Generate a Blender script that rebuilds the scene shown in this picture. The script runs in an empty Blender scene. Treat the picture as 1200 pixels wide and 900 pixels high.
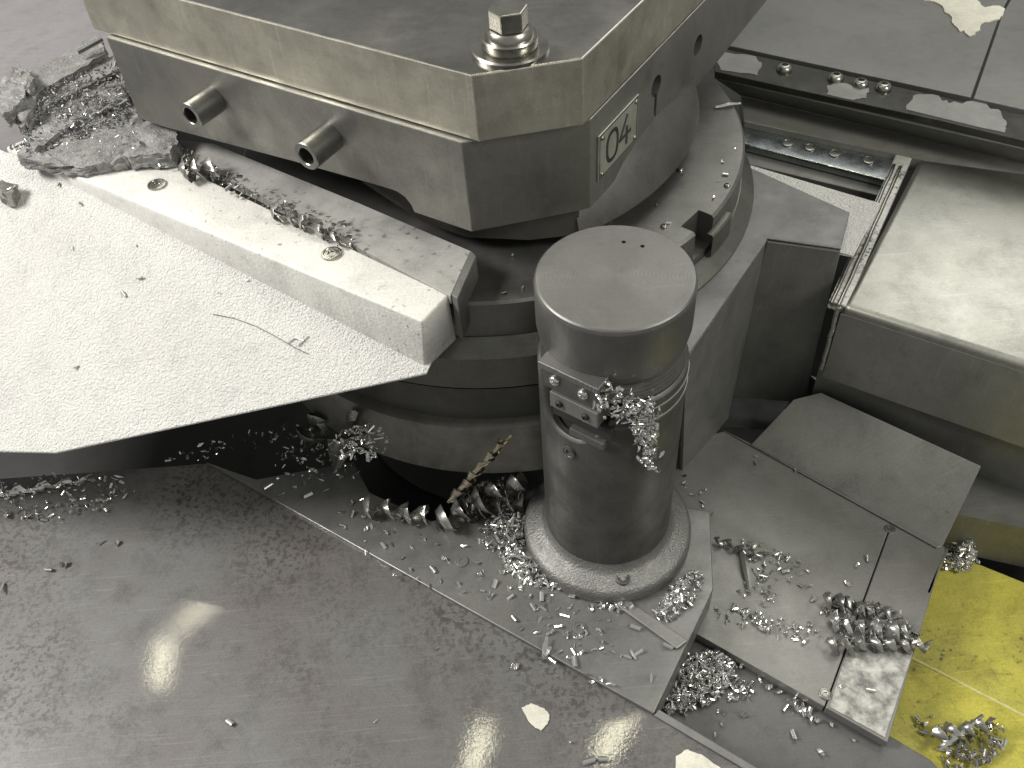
import bpy, bmesh, math, random
import numpy as np
from mathutils import Vector, Matrix, noise
random.seed(7)
PI = math.pi
S = bpy.context.scene
COL = S.collection
R = math.radians

# ------------------------------------------------------------------ camera
F, TH, ROLL, H = 1060.0, R(47.5), R(-5.0), 0.935
fw = Vector((0, math.cos(TH), -math.sin(TH)))
r0 = Vector((1, 0, 0)); u0 = r0.cross(fw)
rt = math.cos(ROLL)*r0 + math.sin(ROLL)*u0
up = -math.sin(ROLL)*r0 + math.cos(ROLL)*u0
cam_d = bpy.data.cameras.new('camera')
cam = bpy.data.objects.new('camera', cam_d); COL.objects.link(cam)
m = Matrix.Identity(4)
for i in range(3):
    m[i][0], m[i][1], m[i][2] = rt[i], up[i], -fw[i]
m[2][3] = H
cam.matrix_world = m
cam_d.sensor_width = 36; cam_d.lens = 36*F/1200
cam_d.clip_start = 0.01; cam_d.clip_end = 50
cam_d.dof.use_dof = False
S.camera = cam

# ------------------------------------------------------------------ world, lamps, exposure
W = bpy.data.worlds.new('World'); S.world = W; W.use_nodes = True
bg = W.node_tree.nodes['Background']
bg.inputs['Color'].default_value = (1.0, 1.0, 0.965, 1)
bg.inputs['Strength'].default_value = 0.31
S.view_settings.view_transform = 'Standard'
S.view_settings.look = 'None'
S.view_settings.exposure = 0.0
S.view_settings.gamma = 1.0
S.view_settings.use_curve_mapping = False

ZF = -.045     # level of the near floor plates
def area(name, loc, target, sx, sy, power, col=(1, .97, .84)):
    l = bpy.data.lights.new(name, 'AREA'); l.shape = 'RECTANGLE'; l.size = sx; l.size_y = sy
    l.energy = power; l.color = col
    o = bpy.data.objects.new(name, l); COL.objects.link(o)
    o.location = loc
    o.rotation_euler = (Vector(target)-Vector(loc)).to_track_quat('-Z', 'Y').to_euler()
    return o
area('work_light', (-2.3, .80, 2.2), (-.2, .6, .1), 1.0, .8, 112, (1, .972, .94))
area('ceiling_light', (1.25, 2.3, 2.2), (.35, .8, .1), 1.2, 1.8, 20, (1, .985, .93))
area('side_light', (1.5, -.15, 1.7), (.1, .75, .3), .5, .7, 24, (1, .98, .90))
# four tube lamps 1.9 m up, hanging level: the floor plate mirrors them as warm streaks
def tube_lamp(p, q, w, power, z=1.9):
    p, q = Vector((*p, z)), Vector((*q, z)); y = (q-p).normalized(); zz = Vector((0, 0, 1)); x = y.cross(zz)
    l = bpy.data.lights.new('tube_light', 'AREA'); l.shape = 'RECTANGLE'; l.size = w; l.size_y = (q-p).length
    l.energy = power; l.color = (1, .95, .68)
    o = bpy.data.objects.new('tube_light', l); COL.objects.link(o)
    o.matrix_world = Matrix(((x.x, y.x, 0, (p.x+q.x)/2), (x.y, y.y, 0, (p.y+q.y)/2), (0, 0, 1, z), (0, 0, 0, 1)))
tube_lamp((-1.133, 1.779), (-1.277, 1.627), 0.022, 0.75)
tube_lamp((-1.308, 1.597), (-1.31, 1.425), 0.04, 0.95)
tube_lamp((0.288, 1.193), (0.173, 1.043), 0.05, 1.0)
tube_lamp((-0.18, 1.189), (-0.242, 1.025), 0.04, 0.85)
S.cycles.max_bounces = 8

# ------------------------------------------------------------------ geometry helpers
def P(px, py, z):
    """point at height z seen at photo position (px, py) of 1200 x 900"""
    d = fw + (px-600)/F*rt - (py-450)/F*up
    s = (z-H)/d.z
    return Vector((0, 0, H)) + s*d
def PV(px, py, org, nrm):
    """same, on the plane through org with normal nrm"""
    d = fw + (px-600)/F*rt - (py-450)/F*up
    c = Vector((0, 0, H))
    return c + d*((Vector(org)-c).dot(nrm)/d.dot(nrm))
A = R(-35)
U = Vector((math.cos(A), math.sin(A), 0))        # machine axis, right and towards us
V = Vector((-math.sin(A), math.cos(A), 0))       # machine axis, right and away
Z = Vector((0, 0, 1))

def obj(name, bm, mat, parent=None, smooth=None, **props):
    me = bpy.data.meshes.new(name)
    if parent is not None:
        off = Vector(parent['at'])
        bmesh.ops.translate(bm, verts=bm.verts, vec=-off)
    bmesh.ops.recalc_face_normals(bm, faces=bm.faces)
    if smooth is not None:
        for f in bm.faces: f.smooth = len(f.verts) < 9
        for e in bm.edges:
            if len(e.link_faces) == 2 and e.calc_face_angle(0) > smooth: e.smooth = False
    bm.to_mesh(me); bm.free()
    for mm in (mat if isinstance(mat, (list, tuple)) else [mat]): me.materials.append(mm)
    o = bpy.data.objects.new(name, me); COL.objects.link(o)
    if parent is not None:
        o.parent = parent; o['at'] = list(parent['at'])
    else:
        o['at'] = [0, 0, 0]
    for k, v in props.items(): o[k] = v
    return o
def thing(name, label, cat, loc, group=None):
    o = bpy.data.objects.new(name, None); COL.objects.link(o)
    o.location = loc; o['at'] = list(loc); o['label'] = label; o['category'] = cat
    o.empty_display_size = .02
    if group: o['group'] = group
    return o
def tag(o, label, cat, group=None, kind=None):
    o['label'] = label; o['category'] = cat
    if group: o['group'] = group
    if kind: o['kind'] = kind
    return o

def prism(bm, top, bot, bevel=0.0, seg=2):
    """closed solid between two matching loops"""
    a = [bm.verts.new(p) for p in top]; b = [bm.verts.new(p) for p in bot]
    n = len(a); fs = [bm.faces.new(a), bm.faces.new(b[::-1])]
    for i in range(n):
        j = (i+1) % n
        fs.append(bm.faces.new((a[j], a[i], b[i], b[j])))
    if bevel:
        es = list({e for f in fs for e in f.edges})
        bmesh.ops.bevel(bm, geom=es, offset=bevel, segments=seg, affect='EDGES', profile=.5)
    return bm
def plate(pts, z, t, bevel=.0015, zs=None):
    bm = bmesh.new()
    top = [P(x, y, z) for x, y in pts] if zs is None else [P(x, y, q) for (x, y), q in zip(pts, zs)]
    return prism(bm, top, [p - Z*t for p in top], bevel)
def solid(top, t, bevel=.0015):
    return prism(bmesh.new(), top, [Vector(p) - Z*t for p in top], bevel)
def lathe(bm, prof, c, n=64, a0=0, a1=2*PI, cap=True, zfun=None):
    full = abs(a1-a0) > 2*PI-1e-6
    e0 = e1 = cap and full
    if prof[0][0] == 0: prof = prof[1:]; e0 = True
    if prof[-1][0] == 0: prof = prof[:-1]; e1 = True
    rings = []
    cnt = n if full else n+1
    for r, z in prof:
        ring = []
        for i in range(cnt):
            a = a0 + (a1-a0)*i/n
            ring.append(bm.verts.new((c[0]+r*math.cos(a), c[1]+r*math.sin(a), z if zfun is None else zfun(r, z, a))))
        rings.append(ring)
    for k in range(len(rings)-1):
        for i in range(n if full else n):
            j = (i+1) % cnt
            bm.faces.new((rings[k][i], rings[k][j], rings[k+1][j], rings[k+1][i]))
    if e0: bm.faces.new(rings[0])
    if e1: bm.faces.new(rings[-1][::-1])
    return bm
def cyl(bm, p, q, r, n=24, r2=None, bevel=0):
    p, q = Vector(p), Vector(q); d = (q-p).normalized()
    x = d.orthogonal().normalized(); y = d.cross(x)
    r2 = r if r2 is None else r2
    a = [bm.verts.new(p+r*(math.cos(2*PI*i/n)*x+math.sin(2*PI*i/n)*y)) for i in range(n)]
    b = [bm.verts.new(q+r2*(math.cos(2*PI*i/n)*x+math.sin(2*PI*i/n)*y)) for i in range(n)]
    fs = [bm.faces.new(a[::-1]), bm.faces.new(b)]
    for i in range(n): bm.faces.new((a[i], a[(i+1) % n], b[(i+1) % n], b[i]))
    if bevel:
        bmesh.ops.bevel(bm, geom=list(fs[1].edges), offset=bevel, segments=2, affect='EDGES', profile=.5)
    return bm
def tube_end(bm, p, q, ro, ri, depth, n=24):
    """pin with a blind bore in its q end"""
    p, q = Vector(p), Vector(q); d = (q-p).normalized()
    x = d.orthogonal().normalized(); y = d.cross(x)
    def ring(c, r): return [bm.verts.new(c+r*(math.cos(2*PI*i/n)*x+math.sin(2*PI*i/n)*y)) for i in range(n)]
    rs = [ring(p, ro), ring(q-d*.001, ro), ring(q, ro-.001), ring(q, ri+.001), ring(q-d*.001, ri), ring(q-d*depth, ri)]
    bm.faces.new(rs[0][::-1]); bm.faces.new(rs[-1])
    for k in range(len(rs)-1):
        for i in range(n): bm.faces.new((rs[k][i], rs[k][(i+1) % n], rs[k+1][(i+1) % n], rs[k+1][i]))
    return bm
def box(bm, c, hx, hy, hz, X=None, Y=None, ZZ=None, bevel=0):
    X = X or Vector((1, 0, 0)); Y = Y or Vector((0, 1, 0)); ZZ = ZZ or X.cross(Y)
    c = Vector(c)
    top = [c+sx*hx*X+sy*hy*Y+hz*ZZ for sx, sy in ((-1, -1), (1, -1), (1, 1), (-1, 1))]
    bot = [p-2*hz*ZZ for p in top]
    return prism(bm, top, bot, bevel)
def ribbon(bm, pts, nrm, w, t):
    """flat stroke of width w and thickness t along pts, lying on plane with normal nrm"""
    for a, b in zip(pts, pts[1:]):
        d = (b-a).normalized(); s = d.cross(nrm).normalized()*w/2; e = d*w*.35
        prism(bm, [a-e-s+nrm*t, b+e-s+nrm*t, b+e+s+nrm*t, a-e+s+nrm*t], [a-e-s, b+e-s, b+e+s, a-e+s])
def wire(bm, pts, r, n=5):
    rings = []
    for i, p in enumerate(pts):
        d = (pts[min(i+1, len(pts)-1)]-pts[max(i-1, 0)]).normalized()
        x = d.orthogonal().normalized(); y = d.cross(x)
        rings.append([bm.verts.new(p+r*(math.cos(2*PI*k/n)*x+math.sin(2*PI*k/n)*y)) for k in range(n)])
    for a, b in zip(rings, rings[1:]):
        for k in range(n): bm.faces.new((a[k], a[(k+1) % n], b[(k+1) % n], b[k]))
    bm.faces.new(rings[0][::-1]); bm.faces.new(rings[-1])
def cut(o, bm):
    """boolean-subtract a bmesh (in the object's own space offset) from object o"""
    bmesh.ops.translate(bm, verts=bm.verts, vec=-Vector(o['at']))
    bmesh.ops.recalc_face_normals(bm, faces=bm.faces)
    me = bpy.data.meshes.new('cutter'); bm.to_mesh(me); bm.free()
    for mm in o.data.materials: me.materials.append(mm)
    c = bpy.data.objects.new('cutter', me); COL.objects.link(c)
    if o.parent: c.parent = o.parent
    md = o.modifiers.new('cut', 'BOOLEAN'); md.object = c; md.operation = 'DIFFERENCE'; md.solver = 'EXACT'
    bpy.context.view_layer.update()
    dg = bpy.context.evaluated_depsgraph_get()
    new = bpy.data.meshes.new_from_object(o.evaluated_get(dg))
    o.modifiers.clear(); o.data = new
    bpy.data.objects.remove(c)

# ------------------------------------------------------------------ materials
def mat(name, col, rough=.4, metal=1.0, col2=None, cscale=12, cpos=(.35, .7), grain=0.0, gscale=(300, 300, 300),
        rvar=.12, rscale=20, speck=None, sscale=140, sthr=.62, brush=None, spec=.5, bscale=1.0, yaw=0.0, coat=0.0, crough=.13, dirt=.22, rings=0):
    M = bpy.data.materials.new(name); M.use_nodes = True
    nt = M.node_tree; N, L = nt.nodes, nt.links
    b = N['Principled BSDF']
    b.inputs['Metallic'].default_value = metal
    b.inputs['Specular IOR Level'].default_value = spec
    b.inputs['Coat Weight'].default_value = coat; b.inputs['Coat Roughness'].default_value = crough
    tc = N.new('ShaderNodeTexCoord')
    rot = N.new('ShaderNodeMapping'); rot.inputs['Rotation'].default_value = (0, 0, -yaw)
    L.new(tc.outputs['Object'], rot.inputs['Vector'])
    def nz(scale, detail=4, rough=.6, vec=None):
        n = N.new('ShaderNodeTexNoise'); n.inputs['Scale'].default_value = scale
        n.inputs['Detail'].default_value = detail; n.inputs['Roughness'].default_value = rough
        L.new(vec or rot.outputs['Vector'], n.inputs['Vector']); return n
    def ramp(src, a, c):
        q = N.new('ShaderNodeMapRange'); q.inputs['From Min'].default_value = a; q.inputs['From Max'].default_value = c
        L.new(src, q.inputs['Value']); return q.outputs['Result']
    cur = None
    mix = N.new('ShaderNodeMixRGB'); mix.inputs['Color1'].default_value = (*col, 1)
    mix.inputs['Color2'].default_value = (*(col2 or [c*.72 for c in col]), 1)
    n1 = nz(cscale, 6, .65)
    L.new(ramp(n1.outputs['Fac'], *cpos), mix.inputs['Fac']); cur = mix.outputs['Color']
    if speck:
        n2 = nz(sscale, 2, .5); n3 = nz(cscale*.6, 3, .6)
        mul = N.new('ShaderNodeMath'); mul.operation = 'MULTIPLY'
        L.new(ramp(n2.outputs['Fac'], sthr-.05, sthr+.05), mul.inputs[0]); L.new(ramp(n3.outputs['Fac'], .42, .6), mul.inputs[1])
        m2 = N.new('ShaderNodeMixRGB'); m2.inputs['Color2'].default_value = (*speck, 1)
        L.new(cur, m2.inputs['Color1']); L.new(mul.outputs[0], m2.inputs['Fac']); cur = m2.outputs['Color']
    if dirt:
        # handling wear: long faint scratches and fine mottling, in the colour itself
        def stretched(a_, sx, sy):
            q = N.new('ShaderNodeMapping'); q.inputs['Rotation'].default_value = (0.1, 0.05, a_); q.inputs['Scale'].default_value = (sx, sy, sx)
            L.new(tc.outputs['Object'], q.inputs['Vector']); return nz(1.0, 2, .6, q.outputs['Vector'])
        sc1 = ramp(stretched(.5, 14, 520).outputs['Fac'], .60, .78); sc2 = ramp(stretched(2.0, 12, 460).outputs['Fac'], .62, .8)
        fine = ramp(nz(420, 2, .6).outputs['Fac'], .3, .75); smear = ramp(nz(26, 6, .75).outputs['Fac'], .5, .72)
        def mm(op, x, y):
            q = N.new('ShaderNodeMath'); q.operation = op
            for i, v in enumerate((x, y)):
                if isinstance(v, (int, float)): q.inputs[i].default_value = v
                else: L.new(v, q.inputs[i])
            return q.outputs[0]
        val = mm('ADD', 1 - dirt*.25, mm('MULTIPLY', mm('ADD', sc1, sc2), dirt*.9))
        val = mm('SUBTRACT', val, mm('MULTIPLY', fine, dirt*.7)); val = mm('SUBTRACT', mm('ADD', val, dirt*.45), mm('MULTIPLY', smear, dirt*.9))
        vm = N.new('ShaderNodeVectorMath'); vm.operation = 'SCALE'
        L.new(cur, vm.inputs[0]); L.new(val, vm.inputs['Scale']); cur = vm.outputs[0]
    L.new(cur, b.inputs['Base Color'])
    n4 = nz(rscale, 5, .7)
    mr = N.new('ShaderNodeMapRange'); mr.inputs['From Min'].default_value = .3; mr.inputs['From Max'].default_value = .7
    mr.inputs['To Min'].default_value = max(.05, rough-rvar); mr.inputs['To Max'].default_value = min(1, rough+rvar)
    L.new(n4.outputs['Fac'], mr.inputs['Value']); L.new(mr.outputs['Result'], b.inputs['Roughness'])
    last = None
    if grain:
        n5 = nz(gscale[0], 3, .6)
        bp = N.new('ShaderNodeBump'); bp.inputs['Strength'].default_value = grain; bp.inputs['Distance'].default_value = .001*bscale
        L.new(n5.outputs['Fac'], bp.inputs['Height']); last = bp
    if brush:
        mp = N.new('ShaderNodeMapping'); mp.inputs['Scale'].default_value = brush[:3]
        L.new(rot.outputs['Vector'], mp.inputs['Vector'])
        n6 = nz(1.0, 3, .7, mp.outputs['Vector'])
        bp2 = N.new('ShaderNodeBump'); bp2.inputs['Strength'].default_value = brush[3]; bp2.inputs['Distance'].default_value = .0005
        L.new(n6.outputs['Fac'], bp2.inputs['Height'])
        if last: L.new(last.outputs['Normal'], bp2.inputs['Normal'])
        last = bp2
    if rings:
        wv = N.new('ShaderNodeTexWave'); wv.wave_type = 'RINGS'; wv.rings_direction = 'Z'; wv.inputs['Scale'].default_value = 260
        wv.inputs['Distortion'].default_value = .6; L.new(tc.outputs['Object'], wv.inputs['Vector'])
        bp3 = N.new('ShaderNodeBump'); bp3.inputs['Strength'].default_value = rings; bp3.inputs['Distance'].default_value = .0004
        L.new(wv.outputs['Fac'], bp3.inputs['Height'])
        if last: L.new(last.outputs['Normal'], bp3.inputs['Normal'])
        last = bp3
    if last: L.new(last.outputs['Normal'], b.inputs['Normal'])
    if last and coat: L.new(last.outputs['Normal'], b.inputs['Coat Normal'])
    return M

YAW = A
M_slab = mat('machined_steel', (.68, .66, .56), .42, 1, col2=(.55, .535, .46), cscale=14, brush=(14, 14, 380, .25), grain=.05, gscale=(90,), rvar=.1, yaw=YAW)
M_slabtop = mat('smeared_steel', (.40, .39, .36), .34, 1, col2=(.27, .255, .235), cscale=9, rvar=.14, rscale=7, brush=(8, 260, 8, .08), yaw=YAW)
M_block = mat('ground_steel', (.30, .295, .27), .45, .85, cscale=10, brush=(10, 10, 300, .12), grain=.04, gscale=(120,), yaw=YAW)
M_cap = mat('turned_steel', (.235, .233, .222), .46, .9, col2=(.20, .198, .187), cscale=16, grain=.06, gscale=(260,), rvar=.06, rings=.3, dirt=.14)
M_tube = mat('dark_oiled_steel', (.17, .169, .158), .46, .8, col2=(.10, .10, .093), cscale=14, grain=.08, gscale=(150,), rvar=.14, rscale=26)
M_cast = mat('cast_iron_coat', (.27, .268, .25), .44, .7, col2=(.20, .198, .185), cscale=20, grain=.9, gscale=(380,), bscale=1.6, rvar=.1)
M_disc = mat('table_steel', (.25, .248, .23), .42, .8, cscale=9, grain=.03, gscale=(160,), rvar=.1)
M_ring = mat('ring_steel', (.21, .208, .18), .40, .8, cscale=9, rvar=.1)
M_base = mat('base_paint', (.10, .10, .092), .42, .2, col2=(.07, .07, .065), cscale=10, grain=.1, gscale=(140,))
M_fillet = mat('lit_base_paint', (.27, .266, .24), .40, .5, col2=(.17, .168, .15), cscale=22, grain=.2, gscale=(160,))  # paler base paint: the light on the shoulder is put into its colour
M_plate = mat('stained_steel_plate', (.140, .139, .134), .5, .15, col2=(.122, .112, .107), cscale=6, cpos=(.40, .62), speck=(.07, .062, .057), sscale=190, sthr=.55, rvar=.05, rscale=16, grain=.05, gscale=(300,), coat=.7, crough=.028, dirt=.4)
M_strip = mat('strip_steel', (.235, .235, .222), .42, .5, cscale=9, grain=.05, gscale=(200,), rvar=.12)
M_rplate = mat('right_plate_steel', (.27, .268, .25), .44, .5, col2=(.215, .212, .195), cscale=8, rvar=.1, grain=.04, gscale=(200,))
M_mottle = mat('scuffed_plate', (.55, .545, .50), .45, .5, col2=(.2, .2, .185), cscale=60, cpos=(.38, .62))
M_grey = mat('grey_floor_paint', (.135, .135, .132), .42, .3, cscale=8, grain=.05, gscale=(200,))
M_white = mat('white_textured_paint', (.78, .775, .735), .5, 0, col2=(.70, .69, .66), cscale=9, cpos=(.35, .75), grain=1.0, gscale=(350,), bscale=5.5, dirt=.14)
M_rib = mat('white_rib_paint', (.74, .73, .68), .5, 0, col2=(.62, .61, .57), cscale=12, cpos=(.4, .75), grain=.5, gscale=(260,), bscale=1.5, speck=(.3, .3, .28), sscale=150, sthr=.7)
M_whitesm = mat('white_paint', (.40, .395, .37), .42, 0, col2=(.26, .255, .24), cscale=14, grain=.15, gscale=(200,), speck=(.12, .12, .11), sscale=110, sthr=.66)
M_whitesm2 = mat('sealant_white', (.55, .545, .51), .4, .1, cscale=50, speck=(.06, .06, .055), sscale=260, sthr=.55)
M_greyend = mat('grey_bracket', (.20, .2, .185), .5, .3, cscale=20, grain=.1)
M_inox = mat('brushed_stainless', (.38, .38, .345), .42, 1, col2=(.42, .42, .37), cscale=6, rvar=.08, rscale=8, brush=(400, 8, 8, .10), grain=.05, gscale=(70,), yaw=YAW)
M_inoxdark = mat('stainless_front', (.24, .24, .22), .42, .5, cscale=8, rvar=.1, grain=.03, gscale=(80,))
M_bracket = mat('bracket_steel', (.205, .205, .19), .45, .4, cscale=16, rvar=.1, col2=(.155, .155, .144))
M_deck = mat('grey_deck', (.17, .17, .165), .45, .4, cscale=6, grain=.04, gscale=(180,))
M_rear = mat('rear_deck_paint', (.20, .2, .188), .4, .45, col2=(.145, .145, .135), cscale=5, rvar=.12, grain=.06, gscale=(160,))
M_wet = mat('wet_oily_steel', (.085, .085, .07), .16, .6, col2=(.055, .055, .046), cscale=22, rvar=.08, grain=.12, gscale=(40,))
M_dry = mat('dry_grey_patch', (.27, .268, .25), .5, .3, cscale=16)
M_ledge = mat('ledge_steel', (.40, .395, .36), .42, .5, cscale=9, rvar=.1)
M_rail = mat('bluish_rail', (.46, .50, .51), .24, 1, col2=(.33, .36, .37), cscale=22, rvar=.1, grain=.1, gscale=(60,))
M_yellow = mat('yellow_paint', (.52, .475, .075), .42, 0, col2=(.36, .33, .055), cscale=16, dirt=.4, speck=(.10, .09, .02), sscale=130, sthr=.66, grain=.12, gscale=(140,))
M_yellow2 = mat('pale_yellow', (.66, .62, .25), .4, 0, cscale=60)  # paler yellow for the bead along the fold
M_dark = mat('black_gap_shade', (.028, .028, .027), .6, 0)  # near-black that paints in the shade of gaps, pits and cavities
M_chip = mat('bright_chip', (.84, .84, .81), .2, .9, col2=(.7, .7, .67), cscale=200, rvar=.08, rscale=300)
M_chipd = mat('dull_chip', (.45, .445, .41), .3, .8, col2=(.28, .275, .255), cscale=150, rvar=.12, rscale=300)
M_fuzz = mat('dusty_chip', (.34, .335, .325), .45, .6, col2=(.22, .216, .21), cscale=150)
M_pin = mat('pin_steel', (.27, .268, .25), .34, .95, cscale=40, rvar=.08)
M_boss = mat('boss_steel', (.19, .188, .172), .42, .8, cscale=9, rvar=.1)
M_brass = mat('brassy_chip', (.62, .57, .43), .28, .9, col2=(.42, .38, .29), cscale=120)
M_heap = mat('caked_grime', (.30, .293, .287), .6, .1, col2=(.17, .166, .16), cscale=60, grain=1, gscale=(300,), bscale=2, speck=(.5, .5, .48), sscale=380, sthr=.64)
M_screw = mat('screw_steel', (.42, .42, .38), .3, 1, cscale=60)
M_bolt = mat('bolt_steel', (.42, .415, .37), .3, 1, cscale=30, rvar=.1, col2=(.28, .27, .24))
M_flake = mat('paint_flake', (.68, .665, .56), .6, 0, cscale=60, col2=(.58, .565, .48))
M_wall = mat('wall_paint', (.24, .228, .232), .6, 0, cscale=4, col2=(.20, .19, .195))
M_engr = mat('engraving', (.05, .05, .045), .6, .2)
M_tag = mat('number_plate', (.56, .555, .48), .4, .8, cscale=30, rvar=.1)

# ------------------------------------------------------------------ SETTING: pan under everything and back wall
bm = bmesh.new(); box(bm, (0.1, 1.0, -.22), 3, 3, .02)
tag(obj('floor', bm, M_dark), 'dark machine floor pan under all the plates', 'floor', kind='structure')
bm = bmesh.new()
pp = [P(-260, 185, .285), P(-420, -240, .285), P(150, -240, .285), P(150, 120, .285), P(60, 192, .285), P(-30, 205, .285)]
prism(bm, pp, [p-Z*.004 for p in pp], .001)  # far wall built as a flat panel so the work light reaches it
tag(obj('flat_wall', bm, M_wall), 'plain pale grey wall laid flat to catch the lamp, behind the caked pile in the top left corner', 'panel')

# ------------------------------------------------------------------ floor plates
def screw(name, p, r, parent, nrm=Z, mt=None, depth=.0015):
    """countersunk socket screw: dished head with hex recess"""
    nrm = Vector(nrm); bm = bmesh.new()
    x = nrm.orthogonal().normalized(); y = nrm.cross(x)
    def ring(rr, h, n=18): return [bm.verts.new(p+nrm*h+rr*(math.cos(2*PI*i/n)*x+math.sin(2*PI*i/n)*y)) for i in range(n)]
    rs = [ring(r, 0), ring(r*.97, depth), ring(r*.8, depth*1.15), ring(r*.74, depth*.7), ring(r*.42, depth*.8), ring(r*.38, depth*.1)]
    for a, b in zip(rs, rs[1:]):
        for i in range(18): bm.faces.new((a[i], a[(i+1) % 18], b[(i+1) % 18], b[i]))
    bm.faces.new(rs[-1]); bm.faces.new(rs[0][::-1])
    return obj(name, bm, mt or M_screw, parent, smooth=.6)
def dome_screw(name, p, r, parent, nrm=Z, mt=None):
    nrm = Vector(nrm); bm = bmesh.new()
    x = nrm.orthogonal().normalized(); y = nrm.cross(x); n = 16
    rs = []
    for rr, h in ((1, 0), (1, .25), (.85, .55), (.6, .72), (.42, .76), (.38, .35)):
        rs.append([bm.verts.new(p+nrm*h*r+r*rr*(math.cos(2*PI*i/n)*x+math.sin(2*PI*i/n)*y)) for i in range(n)])
    for a, b in zip(rs, rs[1:]):
        for i in range(n): bm.faces.new((a[i], a[(i+1) % n], b[(i+1) % n], b[i]))
    bm.faces.new(rs[-1]); bm.faces.new(rs[0][::-1])
    return obj(name, bm, mt or M_screw, parent, smooth=.7)

pts = [(-160, 572), (143, 551), (243, 543), (765, 838), (1010, 985), (900, 1150), (-300, 1150)]
lp = tag(obj('floor_plate', plate(pts, ZF, .006, .001), M_plate), 'large stained bare steel floor plate filling the near left corner', 'steel plate')

sp = thing('strip_plate', 'narrow screwed steel strip carrying the post flange along the large plate', 'steel strip', P(600, 690, ZF))
top = [(241, 541), (300, 563), (415, 541), (432, 578), (505, 612), (560, 600), (640, 560), (832, 600), (836, 690), (766, 836)]
bm = prism(bmesh.new(), [P(x, y, ZF+.006) for x, y in top], [P(x, y, ZF+.006)-Z*.052 for x, y in top], .0012)
obj('strip', bm, M_strip, sp)
for (x, y) in ((541, 658), (679, 736)):
    screw('countersunk_screw', P(x, y, ZF+.0062), .0085, sp, mt=M_strip)
jb = [P(x, y, ZF+.006) for x, y in ((716, 706), (728, 700), (806, 752), (793, 762))]
obj('joint_bar', solid([p+Z*.004 for p in jb], .004, .0012), M_rplate, sp)
ext = [P(x, y, ZF+.003) for x, y in ((766, 838), (1010, 983), (1016, 976), (772, 831))]
obj('edge_lip', solid(ext, .05, .001), M_strip, sp)

# right hand plates (lower)
ZR = ZF-.04
rp = thing('tray_plate', 'grey steel tray plate to the right of the post, with two seam screws', 'steel plate', P(920, 650, ZR))
obj('plate_sheet', plate([(700, 540), (850, 505), (1046, 608), (966, 828), (842, 757), (740, 700)], ZR, .014, .0012), M_rplate, rp)
obj('end_sheet', plate([(1047, 609), (1108, 641), (1040, 870), (967.6, 829)], ZR, .014, .0012), M_rplate, rp)
obj('scuffed_sheet', plate([(999, 742), (1074, 752), (1037, 864), (972, 828)], ZR+.0012, .001, .0003), M_mottle, rp)
for (x, y) in ((1043, 620), (967, 814)): screw('seam_screw', P(x, y, ZR), .007, rp)
bm = bmesh.new(); prism(bm, [P(1108, 641, ZR), P(1112, 643, ZR), P(1090, 696, ZR), P(1086, 694, ZR)], [p-Z*.022 for p in (P(1108, 641, ZR), P(1112, 643, ZR), P(1090, 696, ZR), P(1086, 694, ZR))], .0008)
obj('edge_strip', bm, M_inox, rp)
gf = tag(obj('lower_floor', plate([(640, 700), (842, 742), (1090, 890), (1200, 1000), (900, 1080), (760, 840)], ZF-.057, .01), M_grey), 'dark grey painted floor step in front of the tray plate', 'floor', kind='structure')
# sloped panel rising to the box
sl = thing('sloped_panel', 'sloping grey panel rising from the tray plate to the steel box', 'steel panel', P(1000, 560, -.02))
s0, s1, s2 = P(850, 508, ZR+.002), P(1104, 641, ZR+.002), P(1150, 546, .015)
sn = (s1-s0).cross(s2-s0).normalized()
def SP(x, y): return PV(x, y, s0, sn)
top = [SP(880, 521), SP(930, 468), SP(962, 460), SP(1150, 546), SP(1104, 641)]
obj('panel_sheet', solid(top, .004, .001), M_ledge, sl)
obj('foot_strip', solid([P(846, 503, ZR+.003), P(882, 521, ZR+.003), P(1104, 640, ZR+.003), P(1096, 636, ZR+.003)][:3] + [P(1098, 642, ZR+.003)], .002, .0005), M_rplate, sl)
# dark panel under the box, right
bm = bmesh.new()
prism(bm, [P(950, 440, ZF), P(1300, 580, ZF), P(1300, 640, ZF), P(1110, 600, ZF)], [p-Z*.08 for p in (P(950, 440, ZF), P(1300, 580, ZF), P(1300, 640, ZF), P(1110, 600, ZF))])
tag(obj('under_panel', bm, M_inoxdark), 'dark grey panel below the steel box at the right edge', 'steel panel')
# yellow tray
yt = thing('yellow_tray', 'yellow painted folded sheet tray in the lower right corner', 'tray', P(1120, 760, -.08))
YZ = ZF-.085
ya = [P(1095, 640, YZ), P(1330, 735, YZ), P(1330, 905, YZ-.02), P(1062, 768, YZ-.02), P(1010, 740, YZ-.02)]
obj('upper_sheet', solid(ya, .003, .001), M_yellow, yt)
yb = [P(1010, 741, YZ-.019), P(1064, 769, YZ-.019), P(1330, 906, YZ-.019), P(1330, 1080, YZ), P(960, 960, YZ)]
obj('lower_sheet', solid(yb, .003, .001), M_yellow, yt)
bm = bmesh.new(); wire(bm, [P(1062, 768, YZ-.019).lerp(P(1330, 905, YZ-.019), k/8) for k in range(9)], .0022, 8); obj('fold_edge', bm, M_yellow2, yt, smooth=1)

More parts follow.
